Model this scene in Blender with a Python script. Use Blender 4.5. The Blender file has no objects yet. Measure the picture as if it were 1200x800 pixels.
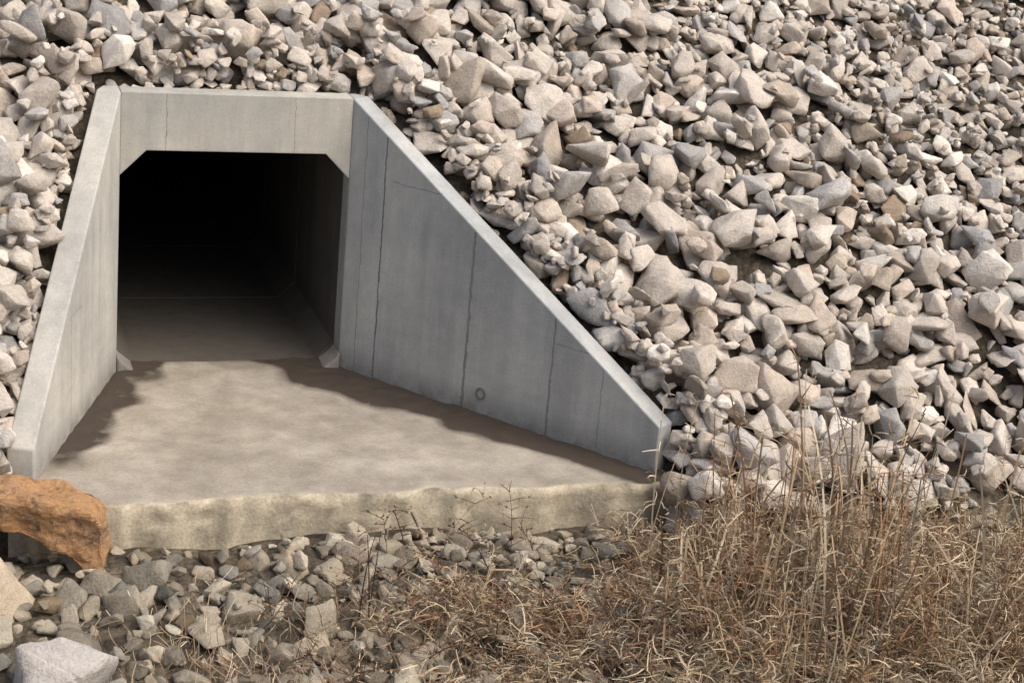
import bpy, bmesh, math, random, numpy as np
from mathutils import Vector, Matrix, noise
random.seed(7); rng=np.random.default_rng(11)
W=2.44; HW=W/2
CX,CY,CZ,YA,PI_,RO,FL=-2.947,-17.973,6.369,.332,.31,.091,2027.
H,Ht,L,xL,xR,he,ya,LL,heL=2.43,3.043,3.322,-2.22,3.72,.486,3.50,3.036,.343
T=.25; D=.3
col=bpy.context.scene.collection
sc=bpy.context.scene
sc.view_settings.view_transform='Standard'; sc.view_settings.look='None'; sc.view_settings.exposure=0

# ---------------- noise ----------------
def vnoise(x,y,s,seed):
    r=np.random.default_rng(seed).random((256,256))
    X=np.asarray(x)/s+1000.3; Y=np.asarray(y)/s+1000.7
    xi=np.floor(X).astype(int); yi=np.floor(Y).astype(int); fx=X-xi; fy=Y-yi
    fx=fx*fx*(3-2*fx); fy=fy*fy*(3-2*fy)
    g=lambda a,b:r[a%256,b%256]
    return (g(xi,yi)*(1-fx)*(1-fy)+g(xi+1,yi)*fx*(1-fy)+g(xi,yi+1)*(1-fx)*fy+g(xi+1,yi+1)*fx*fy)*2-1
def sstep(a,b,x):
    t=np.clip((x-a)/(b-a),0,1); return t*t*(3-2*t)

# ---------------- materials ----------------
class NT:
    def __init__(s,name):
        s.m=bpy.data.materials.new(name); s.m.use_nodes=True; s.t=s.m.node_tree
        s.b=s.t.nodes['Principled BSDF']; s.b.inputs['Specular IOR Level'].default_value=.2
        s.b.inputs['Roughness'].default_value=.9
        s.co=s.t.nodes.new('ShaderNodeTexCoord').outputs['Object']
    def n(s,t,**k):
        nd=s.t.nodes.new(t)
        for a,v in k.items(): setattr(nd,a,v)
        return nd
    def set(s,sock,v):
        if isinstance(v,bpy.types.NodeSocket): s.t.links.new(v,sock)
        else: sock.default_value=v
    def math(s,op,a,b=0,c=0):
        nd=s.n('ShaderNodeMath',operation=op); s.set(nd.inputs[0],a); s.set(nd.inputs[1],b); s.set(nd.inputs[2],c); return nd.outputs[0]
    def noise(s,scale,detail=4,rough=.6,stretch=None):
        v=s.co
        if stretch:
            mp=s.n('ShaderNodeMapping'); s.set(mp.inputs['Vector'],v); mp.inputs['Scale'].default_value=stretch; v=mp.outputs[0]
        nd=s.n('ShaderNodeTexNoise'); s.set(nd.inputs['Vector'],v); nd.inputs['Scale'].default_value=scale
        nd.inputs['Detail'].default_value=detail; nd.inputs['Roughness'].default_value=rough
        return nd.outputs['Fac']
    def ramp(s,f,a,b,va=0.,vb=1.):
        nd=s.n('ShaderNodeMapRange'); s.set(nd.inputs[0],f); nd.inputs[1].default_value=a; nd.inputs[2].default_value=b
        nd.inputs[3].default_value=va; nd.inputs[4].default_value=vb; return nd.outputs[0]
    def mix(s,f,a,b,mode='MIX'):
        nd=s.n('ShaderNodeMix',data_type='RGBA',blend_type=mode)
        s.set(nd.inputs[0],f)
        for i,v in ((6,a),(7,b)):
            if isinstance(v,tuple) and len(v)==3: v=v+(1,)
            s.set(nd.inputs[i],v)
        return nd.outputs[2]
    def scale(s,c,f):
        nd=s.n('ShaderNodeVectorMath',operation='SCALE'); s.set(nd.inputs[0],c); s.set(nd.inputs[3],f); return nd.outputs[0]
    def attr(s,name):
        nd=s.n('ShaderNodeAttribute',attribute_name=name); return nd.outputs
    def out(s,c,bump=None,strength=.3,dist=.01,rough=None):
        s.set(s.b.inputs['Base Color'],c)
        if rough is not None: s.set(s.b.inputs['Roughness'],rough)
        if bump is not None:
            b=s.n('ShaderNodeBump'); b.inputs['Strength'].default_value=strength; b.inputs['Distance'].default_value=dist
            s.set(b.inputs['Height'],bump); s.set(s.b.inputs['Normal'],b.outputs[0])
        return s.m
def concrete(name,base,joints=(),hseg=(),dark=1.0,warm=.94,grime=.65):
    m=NT(name)
    sep=m.n('ShaderNodeSeparateXYZ'); m.set(sep.inputs[0],m.co)
    big=m.noise(.9,4,.6); streak=m.noise(3.5,4,.65,(1,1,.10)); fine=m.noise(45,2,.7); mid=m.noise(7,4,.7)
    f=m.math('MULTIPLY',m.ramp(big,.3,.7,.83,1.10),m.ramp(streak,.3,.7,.85,1.11))
    f=m.math('MULTIPLY',f,m.ramp(fine,.3,.7,.92,1.08)); f=m.math('MULTIPLY',f,m.ramp(mid,.3,.7,.91,1.07))
    f=m.math('MULTIPLY',f,dark)
    c=m.mix(m.ramp(big,.35,.7),base,(base[0]*1.03,base[1]*1.0,base[2]*warm))
    c=m.scale(c,f)
    g=m.math('MULTIPLY',m.ramp(sep.outputs[2],.02,.30,1,0),m.ramp(mid,.35,.6,.25,1))
    c=m.mix(m.math('MULTIPLY',g,grime),c,(.11,.09,.07))
    h=m.math('ADD',m.math('MULTIPLY',fine,.5),mid)
    jm=None
    xx=m.math('ADD',sep.outputs[0],m.ramp(mid,0,1,-.03,.03))
    zz=m.math('ADD',sep.outputs[2],m.ramp(mid,0,1,-.03,.03))
    for s,wd in joints:
        a=m.math('COMPARE',xx,s,wd); jm=a if jm is None else m.math('MAXIMUM',jm,a)
    for z,s0,s1 in hseg:
        a=m.math('MULTIPLY',m.math('COMPARE',zz,z,.006),m.math('COMPARE',sep.outputs[0],(s0+s1)/2,(s1-s0)/2)); a=m.math('MULTIPLY',a,.7); jm=a if jm is None else m.math('MAXIMUM',jm,a)
    if jm is not None:
        # formwork joints mark the vertical faces only, not the trowelled tops
        ge=m.n('ShaderNodeNewGeometry'); sn=m.n('ShaderNodeSeparateXYZ'); m.set(sn.inputs[0],ge.outputs['True Normal'])
        jm=m.math('MULTIPLY',jm,m.math('LESS_THAN',sn.outputs[2],.3))
        jm=m.math('MULTIPLY',jm,m.ramp(streak,.35,.6,.35,.85))
        c=m.mix(jm,c,(.10,.105,.11)); h=m.math('SUBTRACT',h,m.math('MULTIPLY',jm,2))
    return m.out(c,h,.22,.006)

# ---------------- mesh helper ----------------
def mkobj(name,verts,faces,mat,parent=None,smooth=False,bevel=0):
    me=bpy.data.meshes.new(name); me.from_pydata([tuple(v) for v in verts],[],[tuple(f) for f in faces]); me.update()
    bm=bmesh.new(); bm.from_mesh(me); bmesh.ops.recalc_face_normals(bm,faces=bm.faces); bm.to_mesh(me); bm.free()
    o=bpy.data.objects.new(name,me); col.objects.link(o); me.materials.append(mat)
    if parent: o.parent=parent
    if bevel:
        b=o.modifiers.new('b','BEVEL'); b.width=bevel; b.segments=2; b.limit_method='ANGLE'
    if smooth: me.polygons.foreach_set('use_smooth',[True]*len(me.polygons))
    return o
def trimesh(name,V,F,C,mat):
    me=bpy.data.meshes.new(name); V=np.asarray(V,np.float32); F=np.asarray(F,np.int32)
    me.vertices.add(len(V)); me.vertices.foreach_set('co',V.ravel())
    me.loops.add(F.size); me.loops.foreach_set('vertex_index',F.ravel())
    me.polygons.add(len(F)); me.polygons.foreach_set('loop_start',np.arange(0,F.size,F.shape[1],dtype=np.int32))
    me.polygons.foreach_set('loop_total',np.full(len(F),F.shape[1],np.int32))
    me.update(calc_edges=True)
    a=me.attributes.new('col','FLOAT_COLOR','POINT'); a.data.foreach_set('color',np.hstack([C,np.ones((len(C),1))]).astype(np.float32).ravel())
    me.materials.append(mat)
    o=bpy.data.objects.new(name,me); col.objects.link(o); return o

# ---------------- culvert ----------------
culv=bpy.data.objects.new('concrete_box_culvert',None); col.objects.link(culv)
def wing(name,ax,bx,by,h_end,joints,hseg,base):
    A=Vector((ax,0)); B=Vector((bx,by)); d=(B-A).normalized(); sgn=1 if ax>0 else -1
    n=Vector((-d.y,d.x)); n=n if n.x*sgn>0 else -n
    A1=A+n*T; B1=B+n*T
    t=(D-A1.y)/d.y; C=A1+d*t; Dp=Vector((ax,D))
    zb=-.75
    P=[(A,Ht),(B,h_end),(B1,h_end),(A1,Ht),(C,Ht),(Dp,Ht)]
    ang=math.atan2(d.y,d.x); M=Matrix.Translation((A.x,A.y,0))@Matrix.Rotation(ang,4,'Z'); Mi=M.inverted()
    V=[Mi@Vector((p.x,p.y,z)) for p,z in P]+[Mi@Vector((p.x,p.y,zb)) for p,z in P]
    F=[(0,1,2,3),(0,3,4,5),(0,6,7,1),(1,7,8,2),(2,8,9,3),(3,9,10,4),(4,10,11,5),(5,11,6,0),(6,11,10,9,8,7)]
    o=mkobj(name,V,F,concrete('concrete_'+name,base,joints,hseg),culv,bevel=.016); o.matrix_world=M
    return o,d,n,B,B1
wr,dR,nR,BR,BR1=wing('right_wingwall',HW,xR,-L,he,((.50,.010),(1.74,.016),(2.83,.012),(.22,.004),(3.45,.004)),((2.25,.62,1.3),(1.02,2.85,3.4)),(.395,.41,.415))  # cooler, darker base puts the shade on this wing into the colour
wl,dL,nL,BL,BL1=wing('left_wingwall',-HW,xL,-LL,heL,((.8,.005),(1.9,.007)),((1.2,1.5,2.0),),(.47,.465,.44))  # lighter base tone: light from the right put into the colour
hz=.27
prof=[(-HW,Ht),(HW,Ht),(HW,H-hz),(HW-hz,H),(-HW+hz,H),(-HW,H-hz)]
V=[(x,0,z) for x,z in prof]+[(x,D,z) for x,z in prof]
F=[(0,1,2,3,4,5),(11,10,9,8,7,6)]+[(i,(i+1)%6,6+(i+1)%6,6+i) for i in range(6)]
mkobj('headwall',V,F,concrete('concrete_headwall',(.43,.425,.395),((-.75,.003),(.6,.003)),()),culv,bevel=.010)
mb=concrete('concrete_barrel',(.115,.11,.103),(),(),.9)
y=D+.003; k=0
while y<24:
    y1=y+2.4
    inn=[(-HW,hz-.07),(-HW,H-hz),(-HW+hz,H),(HW-hz,H),(HW,H-hz),(HW,hz-.07),(HW-.2,0),(-HW+.2,0)]
    out=[(-HW-.22,hz),(-HW-.22,H-hz),(-HW+hz,H+.22),(HW-hz,H+.22),(HW+.22,H-hz),(HW+.22,hz),(HW-.1,-.25),(-HW+.1,-.25)]
    n=8; V=[(x,yy,z) for yy in (y,y1-.02) for P in (inn,out) for x,z in P]; F=[]
    for i in range(n):
        j=(i+1)%n; F+=[(i,j,n+j,n+i),(2*n+i,2*n+j,3*n+j,3*n+i),(i,j,2*n+j,2*n+i),(n+i,n+j,3*n+j,3*n+i)]
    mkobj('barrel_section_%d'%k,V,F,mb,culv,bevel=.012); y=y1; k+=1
mkobj('barrel_light_block',[(-HW-.3,y,-.3),(HW+.3,y,-.3),(HW+.3,y,H+.3),(-HW-.3,y,H+.3)],[(0,1,2,3)],mb,culv)  # added unseen closure, shuts out light so the barrel stays dark
for s,nm in ((-1,'left_toe_fillet'),(1,'right_toe_fillet')):
    pr=[(s*HW,.20),(s*HW,-.05),(s*(HW-.20),-.05),(s*(HW-.19),.012),(s*(HW-.12),.07),(s*(HW-.05),.13)]
    y0=-.07 if s>0 else -.02; n=len(pr)
    V=[(x,y0,z) for x,z in pr]+[(x,D,z) for x,z in pr]
    mkobj(nm,V,[tuple(range(n)),tuple(range(2*n-1,n-1,-1))]+[(i,(i+1)%n,n+(i+1)%n,n+i) for i in range(n)],concrete('concrete_'+nm,(.30,.29,.28)),culv,bevel=.03)
bm=bmesh.new()
mat=Matrix.Rotation(math.radians(90),4,'X')
r0,r1,z1=.065,.045,.012; N=24; rings=[]
for r,z in ((r0,-.02),(r0,z1),(r1,z1),(r1*.9,-.015)):
    rings.append([bm.verts.new(mat@Vector((r*math.cos(2*math.pi*i/N),r*math.sin(2*math.pi*i/N),z))) for i in range(N)])
for a,b in zip(rings,rings[1:]):
    for i in range(N): bm.faces.new((a[i],a[(i+1)%N],b[(i+1)%N],b[i]))
bm.faces.new(rings[-1])
me=bpy.data.meshes.new('weep_hole'); bm.to_mesh(me); bm.free(); me.materials.append(concrete('concrete_weep',(.25,.25,.25)))
o=bpy.data.objects.new('weep_hole',me); col.objects.link(o); o.parent=culv
p=Vector((HW,0))+dR*1.98
ang=math.atan2(-nR.y,-nR.x)+math.pi/2
o.matrix_world=Matrix.Translation((p.x,p.y,.24))@Matrix.Rotation(ang,4,'Z')

# ---------------- apron ----------------
def distline(x,y,A,d): return np.abs((x-A[0])*d.y-(y-A[1])*d.x)
nu,nv=170,100
us=np.linspace(0,1,nu); vs=np.linspace(0,1,nv)
def edges(y):
    t=np.clip(-y/L,0,1.2)
    return (-HW-.12+(xL+HW)*np.clip(-y/LL,0,1.12), HW+.12+(xR-HW)*t+.10*np.clip((-y-3.2)/.3,0,1))
rows=[]
for v in vs:
    yy=D-.02+( -ya-D+.02)*v
    xl,xr=edges(yy); X=xl+(xr-xl)*us; Y=np.full(nu,yy)
    if v>.93:
        k=(v-.93)/.07
        Y=Y+k*(.05*vnoise(X,0*X,.5,3)+.03*vnoise(X,0*X,.12,4))
    Z=.006*vnoise(X,Y,.5,5)+.003*vnoise(X,Y,.1,6)
    rows.append((X,Y,Z))
X,Y,Z=rows[-1]
for i,(dy,dz) in enumerate(((-.012,-.02),(-.02,-.06),(-.02,-.12),(0.0,-.18),(.0,-.25),(.01,-.32),(.03,-.40),(.08,-.8))):
    n_=.022*vnoise(X,0*X+i*.07,.16,8)+.02*vnoise(X,0*X+i*.07,.5,9)+.010*vnoise(X,0*X+i*.07,.06,18)
    rows.append((X,Y+dy-n_,Z+dz+(.006*vnoise(X,0*X+i,.1,10))))
X=np.array([r[0] for r in rows]);Y=np.array([r[1] for r in rows]);Z=np.array([r[2] for r in rows])
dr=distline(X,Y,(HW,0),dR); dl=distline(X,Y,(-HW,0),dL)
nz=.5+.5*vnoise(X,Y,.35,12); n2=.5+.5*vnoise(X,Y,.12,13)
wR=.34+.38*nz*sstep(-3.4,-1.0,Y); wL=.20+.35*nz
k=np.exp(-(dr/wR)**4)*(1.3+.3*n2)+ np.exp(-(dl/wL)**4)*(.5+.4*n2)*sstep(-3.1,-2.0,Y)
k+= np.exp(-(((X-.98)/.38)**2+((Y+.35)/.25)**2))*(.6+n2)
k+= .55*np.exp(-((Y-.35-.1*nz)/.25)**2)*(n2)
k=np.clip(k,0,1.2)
front=(np.arange(len(rows))>=nv)[:,None]*np.ones(nu)
Z=Z+np.where(front>0,0,.025*k*n2)
F=[]
R_=len(rows)
for j in range(R_-1):
    for i in range(nu-1): F.append((j*nu+i,j*nu+i+1,(j+1)*nu+i+1,(j+1)*nu+i))
m=NT('concrete_apron')
a=m.attr('col')['Color']; sp=m.n('ShaderNodeSeparateColor'); m.set(sp.inputs[0],a)
mid=m.noise(3,5,.65); fine=m.noise(30,4,.7); big=m.noise(.9,3,.6)
c=m.mix(m.ramp(big,.35,.65),(.30,.265,.215),(.41,.37,.31)); c=m.scale(c,m.math('MULTIPLY',m.ramp(mid,.3,.7,.74,1.15),m.ramp(fine,.3,.7,.85,1.1)))
fc=m.mix(m.ramp(m.noise(3,6,.75),.46,.66),(.62,.55,.42),(.38,.33,.26)); fc=m.scale(fc,m.ramp(fine,.3,.7,.78,1.15))
c=m.mix(sp.outputs[1],c,fc)
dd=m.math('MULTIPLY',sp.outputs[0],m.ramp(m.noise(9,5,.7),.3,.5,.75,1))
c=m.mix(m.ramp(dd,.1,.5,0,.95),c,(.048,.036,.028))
mat_ap=m.out(c,m.math('ADD',fine,mid),.5,.015)
vv=np.stack([X.ravel(),Y.ravel(),Z.ravel()],1)
cc=np.stack([np.where(front>0,k*.15,k).ravel(),front.ravel(),0*front.ravel()],1)
ap=trimesh('apron_slab',vv,np.array(F)[:,::-1],cc,mat_ap); ap.parent=culv
ap.data.polygons.foreach_set('use_smooth',[True]*len(ap.data.polygons))

# ---------------- terrain ----------------
polyT=[(-HW-.12,.12),(xL-.12,-LL),(xL-.15,-ya+.1),(xR+.10,-ya+.1),(xR+.12,-L),(HW+.12,.12)]
C_L=(-HW-.33,D); C_R=(HW+.22,D)
polyR=[C_L,(BL1.x,BL1.y),(xL-.1,-ya-.06),(xR+.10,-ya-.06),(BR1.x-.03,BR1.y-.05),(BR1.x,BR1.y),C_R]
def sdpoly(x,y,P):
    x=np.asarray(x,float);y=np.asarray(y,float); d=np.full(x.shape,1e9); ins=np.zeros(x.shape,bool)
    n=len(P)
    for i in range(n):
        ax,ay=P[i];bx,by=P[(i+1)%n]
        ex,ey=bx-ax,by-ay; t=np.clip(((x-ax)*ex+(y-ay)*ey)/(ex*ex+ey*ey),0,1)
        d=np.minimum(d,np.hypot(x-ax-t*ex,y-ay-t*ey))
        c=((ay>y)!=(by>y))&(x<(bx-ax)*(y-ay)/(by-ay+1e-12)+ax); ins^=c
    return np.where(ins,-d,d)
GZ=-.47
def ground(x,y):
    x=np.asarray(x,float);y=np.asarray(y,float)
    left=1-sstep(-1.2,1.2,x)
    s=np.where(y<0,.77+.11*left,.72)
    pl=Ht-.36+s*np.clip(y,-50,6.0)
    pl=pl+.12*vnoise(x,y,2.5,21)*sstep(.3,2.,sdpoly(x,y,polyR))
    pl=pl-1.6*sstep(-3.15,-3.5,y)*sstep(-2.75,-2.45,x)*(1-sstep(3.75,4.05,x))   # channel bed in front of the apron
    g=GZ+.06*vnoise(x,y,1.6,22)+.04*vnoise(x,y,.5,23)-.12*sstep(-4.6,-6.,y)
    g=g+np.clip((-y-9.5)*.52,0,4.9)
    k=.25
    h=np.clip(.5+.5*(pl-g)/k,0,1)
    return g*(1-h)+pl*h+k*h*(1-h)
xs=np.concatenate([[-400,-150,-60,-30,-16,-11],np.arange(-8,15.01,.1),[18,23,30,60,150,400]])
ys=np.concatenate([[-400,-150,-60,-35,-25,-20,-18,-16,-14,-12,-11,-10,-9.5],np.arange(-9,8.01,.1),[9,12,20,40,100,400]])
GX,GY=np.meshgrid(xs,ys); Z=ground(GX,GY); ins=(sdpoly(GX,GY,polyT)<0); Z=np.where(ins,-.76,Z)
V=np.stack([GX.ravel(),GY.ravel(),Z.ravel()],1)
idx=np.arange(len(V)).reshape(Z.shape)
F=np.stack([idx[:-1,:-1],idx[:-1,1:],idx[1:,1:],idx[1:,:-1]],-1).reshape(-1,4)
zz=V[:,2][F]; cx=V[:,0][F].mean(1); cy=V[:,1][F].mean(1)
keep=~((zz.max(1)-zz.min(1)>1.0)&(np.abs(cx)<1.32)&(np.abs(cy)<.6)); F=F[keep]
m=NT('bare_earth_and_gravel')
v=m.n('ShaderNodeTexVoronoi'); m.set(v.inputs['Vector'],m.co); v.inputs['Scale'].default_value=14
bw=m.n('ShaderNodeRGBToBW'); m.set(bw.inputs[0],v.outputs['Color'])
c=m.mix(m.ramp(m.noise(1.7,5,.7),.4,.62),(.06,.05,.038),(.15,.125,.09)); c=m.scale(c,m.ramp(bw.outputs[0],0,1,.7,1.4)); c=m.scale(c,m.ramp(m.noise(25,4,.7),.3,.7,.6,1.2))
mg=m.out(c,m.math('ADD',m.noise(12,5,.7),m.math('MULTIPLY',v.outputs['Distance'],-1.)),.8,.05)
trimesh('ground',V,F,np.zeros((len(V),3))+.2,mg).data.polygons.foreach_set('use_smooth',[True]*len(F))

# ---------------- rock templates ----------------
def template(seed,npts=12,fancy=False):
    r=np.random.default_rng(seed); P=r.normal(size=(npts,3)); 
    P/=np.linalg.norm(P,axis=1)[:,None]
    mx=np.abs(P).max(1)[:,None]; b=r.uniform(.6,1.05); P=P*(1-b)+b*P/mx*.88
    P*=r.uniform(.85,1,size=(npts,1))
    P*=np.array([r.uniform(1.0,1.35),r.uniform(.78,1.05),r.uniform(.42,.80)])*.88
    bm=bmesh.new()
    for p in P: bm.verts.new(p)
    res=bmesh.ops.convex_hull(bm,input=bm.verts)
    bmesh.ops.delete(bm,geom=list({g for g in res['geom_interior'] if isinstance(g,bmesh.types.BMVert)}),context='VERTS')
    bmesh.ops.dissolve_limit(bm,angle_limit=math.radians(14),verts=bm.verts,edges=bm.edges)
    bmesh.ops.bevel(bm,geom=list(bm.edges),offset=r.uniform(.025,.05),segments=1,affect='EDGES',clamp_overlap=True)
    bmesh.ops.triangulate(bm,faces=bm.faces)
    bm.normal_update()
    if fancy:
        bmesh.ops.subdivide_edges(bm,edges=bm.edges,cuts=3,use_grid_fill=True)
        bmesh.ops.triangulate(bm,faces=bm.faces)
    else:
        for lim in (.55,.36):
            long_=[e for e in bm.edges if e.calc_length()>lim]
            bmesh.ops.subdivide_edges(bm,edges=long_,cuts=1); bmesh.ops.triangulate(bm,faces=bm.faces)
    for v_ in bm.verts:
        v_.co+=v_.co.normalized()*(.08*noise.noise(v_.co*2.3+Vector((seed,0,0)))+.045*noise.noise(v_.co*6+Vector((seed,3,0)))+(.02*noise.noise(v_.co*11) if fancy else 0))
    V=np.array([v_.co[:] for v_ in bm.verts]); bm.verts.index_update(); F=np.array([[v_.index for v_ in f.verts] for f in bm.faces]); bm.free()
    return V,F
TPL=[template(100+i,int(rng.integers(11,17))) for i in range(64)]
def rotm(flat):
    a=rng.uniform(0,2*math.pi)
    M=Matrix.Rotation(rng.normal(0,.42)+flat,3,'X')@Matrix.Rotation(rng.normal(0,.42),3,'Y')@Matrix.Rotation(a,3,'Z')
    return np.array(M)
S=.05; x0,x1,y0,y1=-7.,14.,-7.5,5.5
hx=np.arange(x0,x1,S); hy=np.arange(y0,y1,S); HX,HY=np.meshgrid(hx,hy)
base=ground(HX,HY); sd=sdpoly(HX,HY,polyR); hm=np.where(sd<-.02,-9,base)
PAL=np.array([(.53,.475,.415),(.48,.43,.375),(.58,.525,.46),(.42,.40,.375),(.51,.44,.37),(.44,.38,.315),(.30,.235,.17),(.35,.34,.33),(.68,.635,.57)])
PW=np.array([.23,.19,.17,.10,.10,.07,.018,.045,.075]); PW/=PW.sum()
VS=[];FS=[];CS=[];off=[0]
def put(x,y,z,r,M,c,t=None):
    V,F=TPL[rng.integers(len(TPL))] if t is None else t
    P=(V*r*np.array([rng.uniform(.85,1.15),rng.uniform(.85,1.15),rng.uniform(.85,1.15)]))@M.T+np.array([x,y,z])
    VS.append(P);FS.append(F+off[0]);CS.append(np.tile(c,(len(P),1)));off[0]+=len(P)
def drop(x,y,r,c,slope=True,sink=.60,bury=.14):
    i=int((x-x0)/S); j=int((y-y0)/S); re=r*.70; n=max(1,int(re/S))
    if i-n<0 or j-n<0 or i+n>=len(hx) or j+n>=len(hy): return
    sl=(slice(j-n,j+n+1),slice(i-n,i+n+1)); d2=(HX[sl]-x)**2+(HY[sl]-y)**2
    ok=(d2<re*re)&(hm[sl]>-5)
    if ok.sum()==0: return
    s=np.sqrt(np.maximum(re*re-d2,0))
    zc=np.quantile((hm[sl]+s)[ok],sink)-bury*r
    hm[sl]=np.where(ok,np.maximum(hm[sl],zc+s*.9),hm[sl])
    put(x,y,zc,r,rotm(.5 if slope else 0),c)
def szfield(x,y):
    return np.clip(.21-.0088*np.clip(x-2,0,12)-.016*np.clip(y+2,0,6),.108,.25)
def rockcol(mossy=0):
    c=PAL[rng.choice(len(PAL),p=PW)]*rng.uniform(.86,1.12)
    if mossy: c=c*rng.uniform(.34,.85)*np.array([1,.98,.87])
    return c
def fill(N,xr,yr,rmul,k,cond,slope=True,mossy=0,bury=.14):
    cnt=0; tries=0
    while cnt<N and tries<N*4:
        tries+=1
        X=rng.uniform(xr[0],xr[1],k); Y=rng.uniform(yr[0],yr[1],k)
        I=((X-x0)/S).astype(int); J=((Y-y0)/S).astype(int)
        sz=szfield(X,Y)
        sdv=sd[J,I]; good=(sdv>.02)&cond[J,I]
        fillh=np.where(good,(hm[J,I]-base[J,I])/sz,99)
        b=int(np.argmin(fillh))
        if fillh[b]>50: continue
        r=sz[b]*rmul*float(np.clip(rng.lognormal(0,.40),.42,2.0))
        if sdv[b]<.5*r: r=max(.05,sdv[b]/.5)
        drop(X[b],Y[b],r,rockcol(mossy),slope,bury=bury); cnt+=1
onslope=base>GZ+.16
fill(6900,(-6.5,13.5),(-5,4.6),.96,10,onslope)
fill(3400,(-6.5,13.5),(-5,4.6),.5,16,onslope)
near=onslope&(sd<.5)
fill(450,(-3.5,5),(-4.5,1.0),.55,40,near)
end_=(np.hypot(HX-4.15,HY+3.6)<.55)&(sd>.02)
fill(30,(3.6,4.8),(-4.3,-3.0),.8,12,end_)
flat=~onslope
fill(430,(-5,9),(-7.3,-3.5),.70,3,flat,False,1,bury=.42)
fill(1500,(-5,9),(-7.3,-3.5),.36,3,flat,False,1,bury=.3)
m=NT('limestone_riprap'); a=m.attr('col')['Color']
nf=m.noise(34,3,.75); nm_=m.noise(5,3,.7)
f=m.math('MULTIPLY',m.ramp(nm_,.3,.7,.80,1.14),m.ramp(nf,.3,.7,.82,1.15))
c=m.scale(a,f); c=m.mix(m.ramp(nm_,.56,.72,0,.3),c,(.36,.285,.21))
mr=m.out(c,nf,.6,.03)
trimesh('riprap_rocks',np.vstack(VS),np.vstack(FS),np.vstack(CS),mr)

# ---------------- individual boulders ----------------
def boulder(name,x,y,z,sx,sy,sz,rz,seed,c,rx=0):
    V,F=template(seed,20,True); P=V*np.array([sx,sy,sz])
    M=np.array(Matrix.Rotation(rz,3,'Z')@Matrix.Rotation(rx,3,'X')); P=P@M.T+np.array([x,y,z])
    return trimesh(name,P,F,np.tile(c,(len(P),1)),mr)
boulder('limestone_boulder',-2.58,-4.62,-.24,.50,.46,.95,.5,5,(.55,.46,.35))
boulder('limestone_boulder',-2.12,-5.72,-.50,.48,.40,.58,.2,8,(.46,.43,.40),.3)
boulder('limestone_boulder',-2.75,-5.3,-.50,.34,.35,.42,.9,9,(.42,.40,.39))
boulder('limestone_boulder',-1.75,-4.25,-.52,.36,.25,.26,.2,12,(.40,.40,.39))
pr=[(-.75,.30),(-.35,.37),(.05,.36),(.30,.30),(.40,.16),(.44,-.05),(.47,-.30),(.42,-.50),(.30,-.44),(.26,-.22),(.12,-.08),(-.1,-.02),(-.4,.02),(-.75,-.02)]
bm=bmesh.new(); n=len(pr)
fr=[bm.verts.new((x,-.2,z)) for x,z in pr]; bk=[bm.verts.new((x*.96,.25,z*.9+.05)) for x,z in pr]
bm.faces.new(fr); bm.faces.new(bk[::-1])
for i in range(n): bm.faces.new((fr[i],bk[i],bk[(i+1)%n],fr[(i+1)%n]))
bmesh.ops.recalc_face_normals(bm,faces=bm.faces); bmesh.ops.triangulate(bm,faces=bm.faces)
me=bpy.data.meshes.new('sandstone_boulder'); bm.to_mesh(me); bm.free()
so=bpy.data.objects.new('sandstone_boulder',me); col.objects.link(so)
so.location=(-2.08,-3.92,-.08); so.rotation_euler=(0,math.radians(7),-.2)
rm=so.modifiers.new('r','REMESH'); rm.mode='VOXEL'; rm.voxel_size=.022
sm=so.modifiers.new('s','SMOOTH'); sm.iterations=3
for i,(sz_,st) in enumerate(((.35,.12),(.09,.045))):
    tx=bpy.data.textures.new('rock%d'%i,'VORONOI' if i==0 else 'CLOUDS'); tx.noise_scale=sz_
    dm=so.modifiers.new('d','DISPLACE'); dm.texture=tx; dm.strength=st; dm.mid_level=.5
m=NT('orange_sandstone'); c=m.mix(m.ramp(m.noise(4,5,.7),.35,.65),(.42,.24,.11),(.32,.20,.12)); c=m.mix(m.ramp(m.noise(9,5,.7),.54,.68,0,.85),c,(.11,.07,.045)); c=m.scale(c,m.ramp(m.noise(40,4,.7),.3,.7,.8,1.15))
me.materials.append(m.out(c,m.noise(18,5,.7),.7,.04))

# ---------------- dry vegetation ----------------
GP=np.array([(.54,.43,.28),(.44,.33,.21),(.64,.54,.39),(.31,.215,.14),(.38,.23,.14),(.50,.43,.32)])
def hgt(x,y):
    i=int((x-x0)/S); j=int((y-y0)/S)
    if 0<=i<len(hx) and 0<=j<len(hy): return base[j,i]+.2*max(0,hm[j,i]-base[j,i])
    return float(ground(x,y))
def ribbon(B,p,dirv,length,width,bend,seg,c,taper=.6):
    V,F,C=B; p=np.array(p,float); d=np.array(dirv,float); d/=np.linalg.norm(d)
    side=np.cross(d,[rng.normal(),rng.normal(),.2]); side/=np.linalg.norm(side)+1e-9
    b=np.array([rng.normal(),rng.normal(),-.5])*bend
    st=len(V); tips=[]
    for i in range(seg+1):
        t=i/seg; w=width*(1-taper*t)
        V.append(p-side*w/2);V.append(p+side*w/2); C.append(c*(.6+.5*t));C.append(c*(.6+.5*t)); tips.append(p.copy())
        d=d+b/seg*(.3+1.4*t); d/=np.linalg.norm(d); p=p+d*length/seg
    for i in range(seg): a=st+2*i; F.append((a,a+1,a+3,a+2))
    return tips,d
def okpos(px,py): return not (py>-3.95 and px<4.3)
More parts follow.
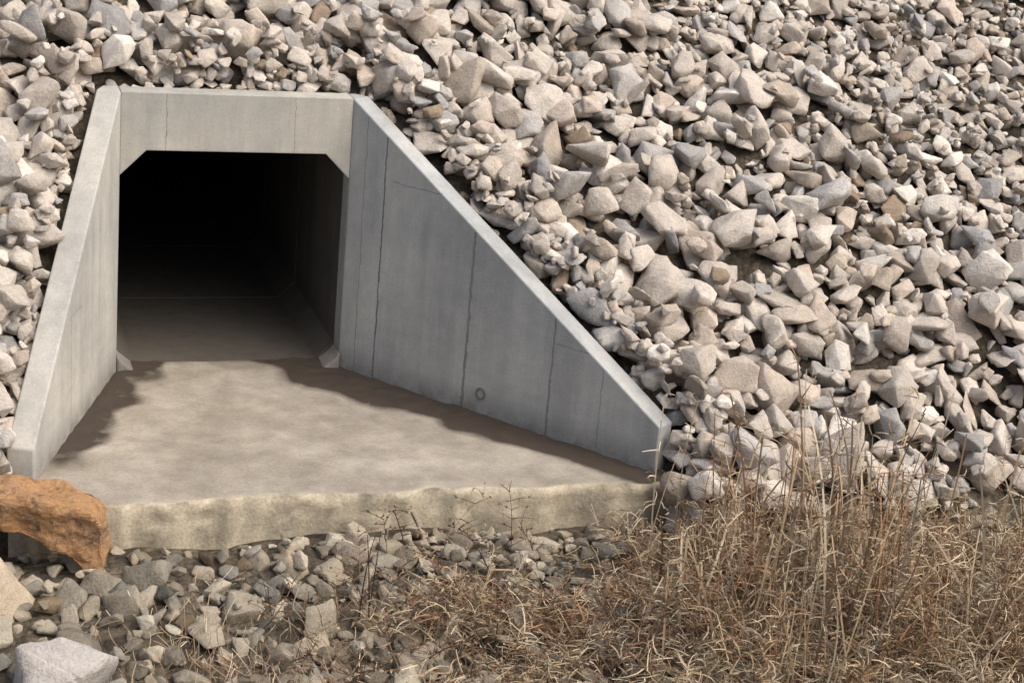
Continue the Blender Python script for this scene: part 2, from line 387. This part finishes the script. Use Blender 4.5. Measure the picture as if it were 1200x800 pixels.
def grassclump(B,x,y,n,h,spread,lean=.25,seedheads=False,wid=.009,bend=.6):
    for _ in range(n):
        px,py=x+rng.normal(0,spread),y+rng.normal(0,spread)
        if not okpos(px,py): continue
        c=GP[rng.integers(len(GP))]*rng.uniform(.75,1.15)
        hh=h*rng.uniform(.5,1.08)
        tips,d=ribbon(B,(px,py,hgt(px,py)-.03),(rng.normal(0,lean),rng.normal(0,lean),1),hh,wid*rng.uniform(.6,1.3),rng.uniform(.05,1)*bend,7,c,.45)
        if seedheads and rng.random()<.6:
            for q in tips[2:]:
                for _k in range(3):
                    ribbon(B,q+rng.normal(0,.01,3),(rng.normal(),rng.normal(),rng.normal(.6,.6)),rng.uniform(.05,.25),.013,1.4,3,c*1.1)
def veg(name,B,mat): 
    return trimesh(name,np.array(B[0]),np.array(B[1]),np.array(B[2]),mat)
m=NT('dry_grass_blades'); a=m.attr('col')['Color']; mgr=m.out(a,rough=.8)
mgr.node_tree.nodes['Principled BSDF'].inputs['Specular IOR Level'].default_value=.1
B=([],[],[])
for _ in range(48):
    x=rng.uniform(3.0,6.8); yv=rng.uniform(-6.9,-4.9); grassclump(B,x,yv,10,rng.uniform(.7,1.3),.14,.2,True,.015,.7)
for _ in range(44):
    x=rng.normal(4.6,.75); yv=rng.uniform(-6.6,-4.7)
    grassclump(B,x,yv,5,rng.uniform(1.4,2.5)-.35*abs(x-4.5),.14,.13,True,.024,.45)
for _ in range(20):
    x=rng.uniform(3.2,7.0); yv=rng.uniform(-6.6,-4.5)
    grassclump(B,x,yv,3,rng.uniform(1.2,1.8),.10,.25,True,.022,.6)
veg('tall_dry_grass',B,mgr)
B=([],[],[])
for _ in range(300):
    x=rng.uniform(.6,8.2); yv=rng.uniform(-7.2,-4.0)
    if x<2.8 and yv>-5.0: continue
    if x<2.4 and rng.random()<.5: continue
    if yv>-4.7 and rng.random()<.5: continue
    grassclump(B,x,yv,15,rng.uniform(.25,.65),.16,.6,True,.011,.9)
for _ in range(130):
    x=rng.uniform(-2.0,1.6); yv=rng.uniform(-6.9,-4.9)
    grassclump(B,x,yv,10,rng.uniform(.15,.42),.14,.7,False,.010,.9)
for _ in range(26):
    x=rng.uniform(-1.6,3.4); yv=rng.uniform(-5.0,-4.1)
    grassclump(B,x,yv,7,rng.uniform(.12,.3),.08,.7,False,.009,.9)
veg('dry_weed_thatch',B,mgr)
B=([],[],[])
for _ in range(120):
    x=rng.uniform(-.6,7.); yv=rng.uniform(-6.9,-4.1); c=np.array((.17,.10,.07))*rng.uniform(.7,1.4)
    if not okpos(x,yv): continue
    tips,d=ribbon(B,(x,yv,hgt(x,yv)-.03),(rng.normal(0,.4),rng.normal(0,.4),1),rng.uniform(.3,.8),.014,.9,8,c)
    for q in tips[2:]:
        for _k in range(2):
            t2,_d=ribbon(B,q,(rng.normal(),rng.normal(),.6),rng.uniform(.08,.3),.009,.8,3,c)
            for q2 in t2[1:]:
                if rng.random()<.5: ribbon(B,q2,(rng.normal(),rng.normal(),rng.normal()),rng.uniform(.02,.06),.024,1.5,2,GP[rng.integers(6)]*rng.uniform(.5,1.0))
for _ in range(3):
    ribbon(B,(.35+rng.normal(0,.05),-5.2,-.6),(rng.normal(0,.05),0,1),1.0,.018,.1,6,np.array((.14,.06,.05)))
veg('dead_bramble',B,mgr)

# ---------------- camera ----------------
def cam_axes(ya_,p,r):
    f=np.array([math.sin(ya_)*math.cos(p),math.cos(ya_)*math.cos(p),-math.sin(p)])
    r0=np.array([math.cos(ya_),-math.sin(ya_),0]); u0=np.cross(r0,f)
    return math.cos(r)*r0+math.sin(r)*u0, -math.sin(r)*r0+math.cos(r)*u0, f
R,U,Fv=cam_axes(YA,PI_,RO)
cd=bpy.data.cameras.new("Camera"); co=bpy.data.objects.new("Camera",cd); col.objects.link(co)
co.matrix_world=Matrix(((R[0],U[0],-Fv[0],CX),(R[1],U[1],-Fv[1],CY),(R[2],U[2],-Fv[2],CZ),(0,0,0,1)))
cd.sensor_width=36; cd.lens=FL*36/1200; cd.clip_end=2000; sc.camera=co
# ---------------- light ----------------
sdv=Vector((.55,-.55,1.05)).normalized(); el=math.asin(sdv.z)
w=bpy.data.worlds.new("World"); sc.world=w; w.use_nodes=True; nt=w.node_tree
sky=nt.nodes.new('ShaderNodeTexSky'); sky.sky_type='NISHITA'; sky.sun_disc=False; sky.sun_elevation=el; sky.sun_rotation=math.atan2(sdv.x,sdv.y); sky.dust_density=7; sky.air_density=1
nt.links.new(sky.outputs[0],nt.nodes['Background'].inputs[0]); nt.nodes['Background'].inputs[1].default_value=.15
ld=bpy.data.lights.new('sun','SUN'); lo=bpy.data.objects.new('sun',ld); col.objects.link(lo); ld.energy=2.3; ld.angle=math.radians(70); ld.color=(1,.965,.91)
lo.rotation_euler=sdv.to_track_quat('Z','Y').to_euler()
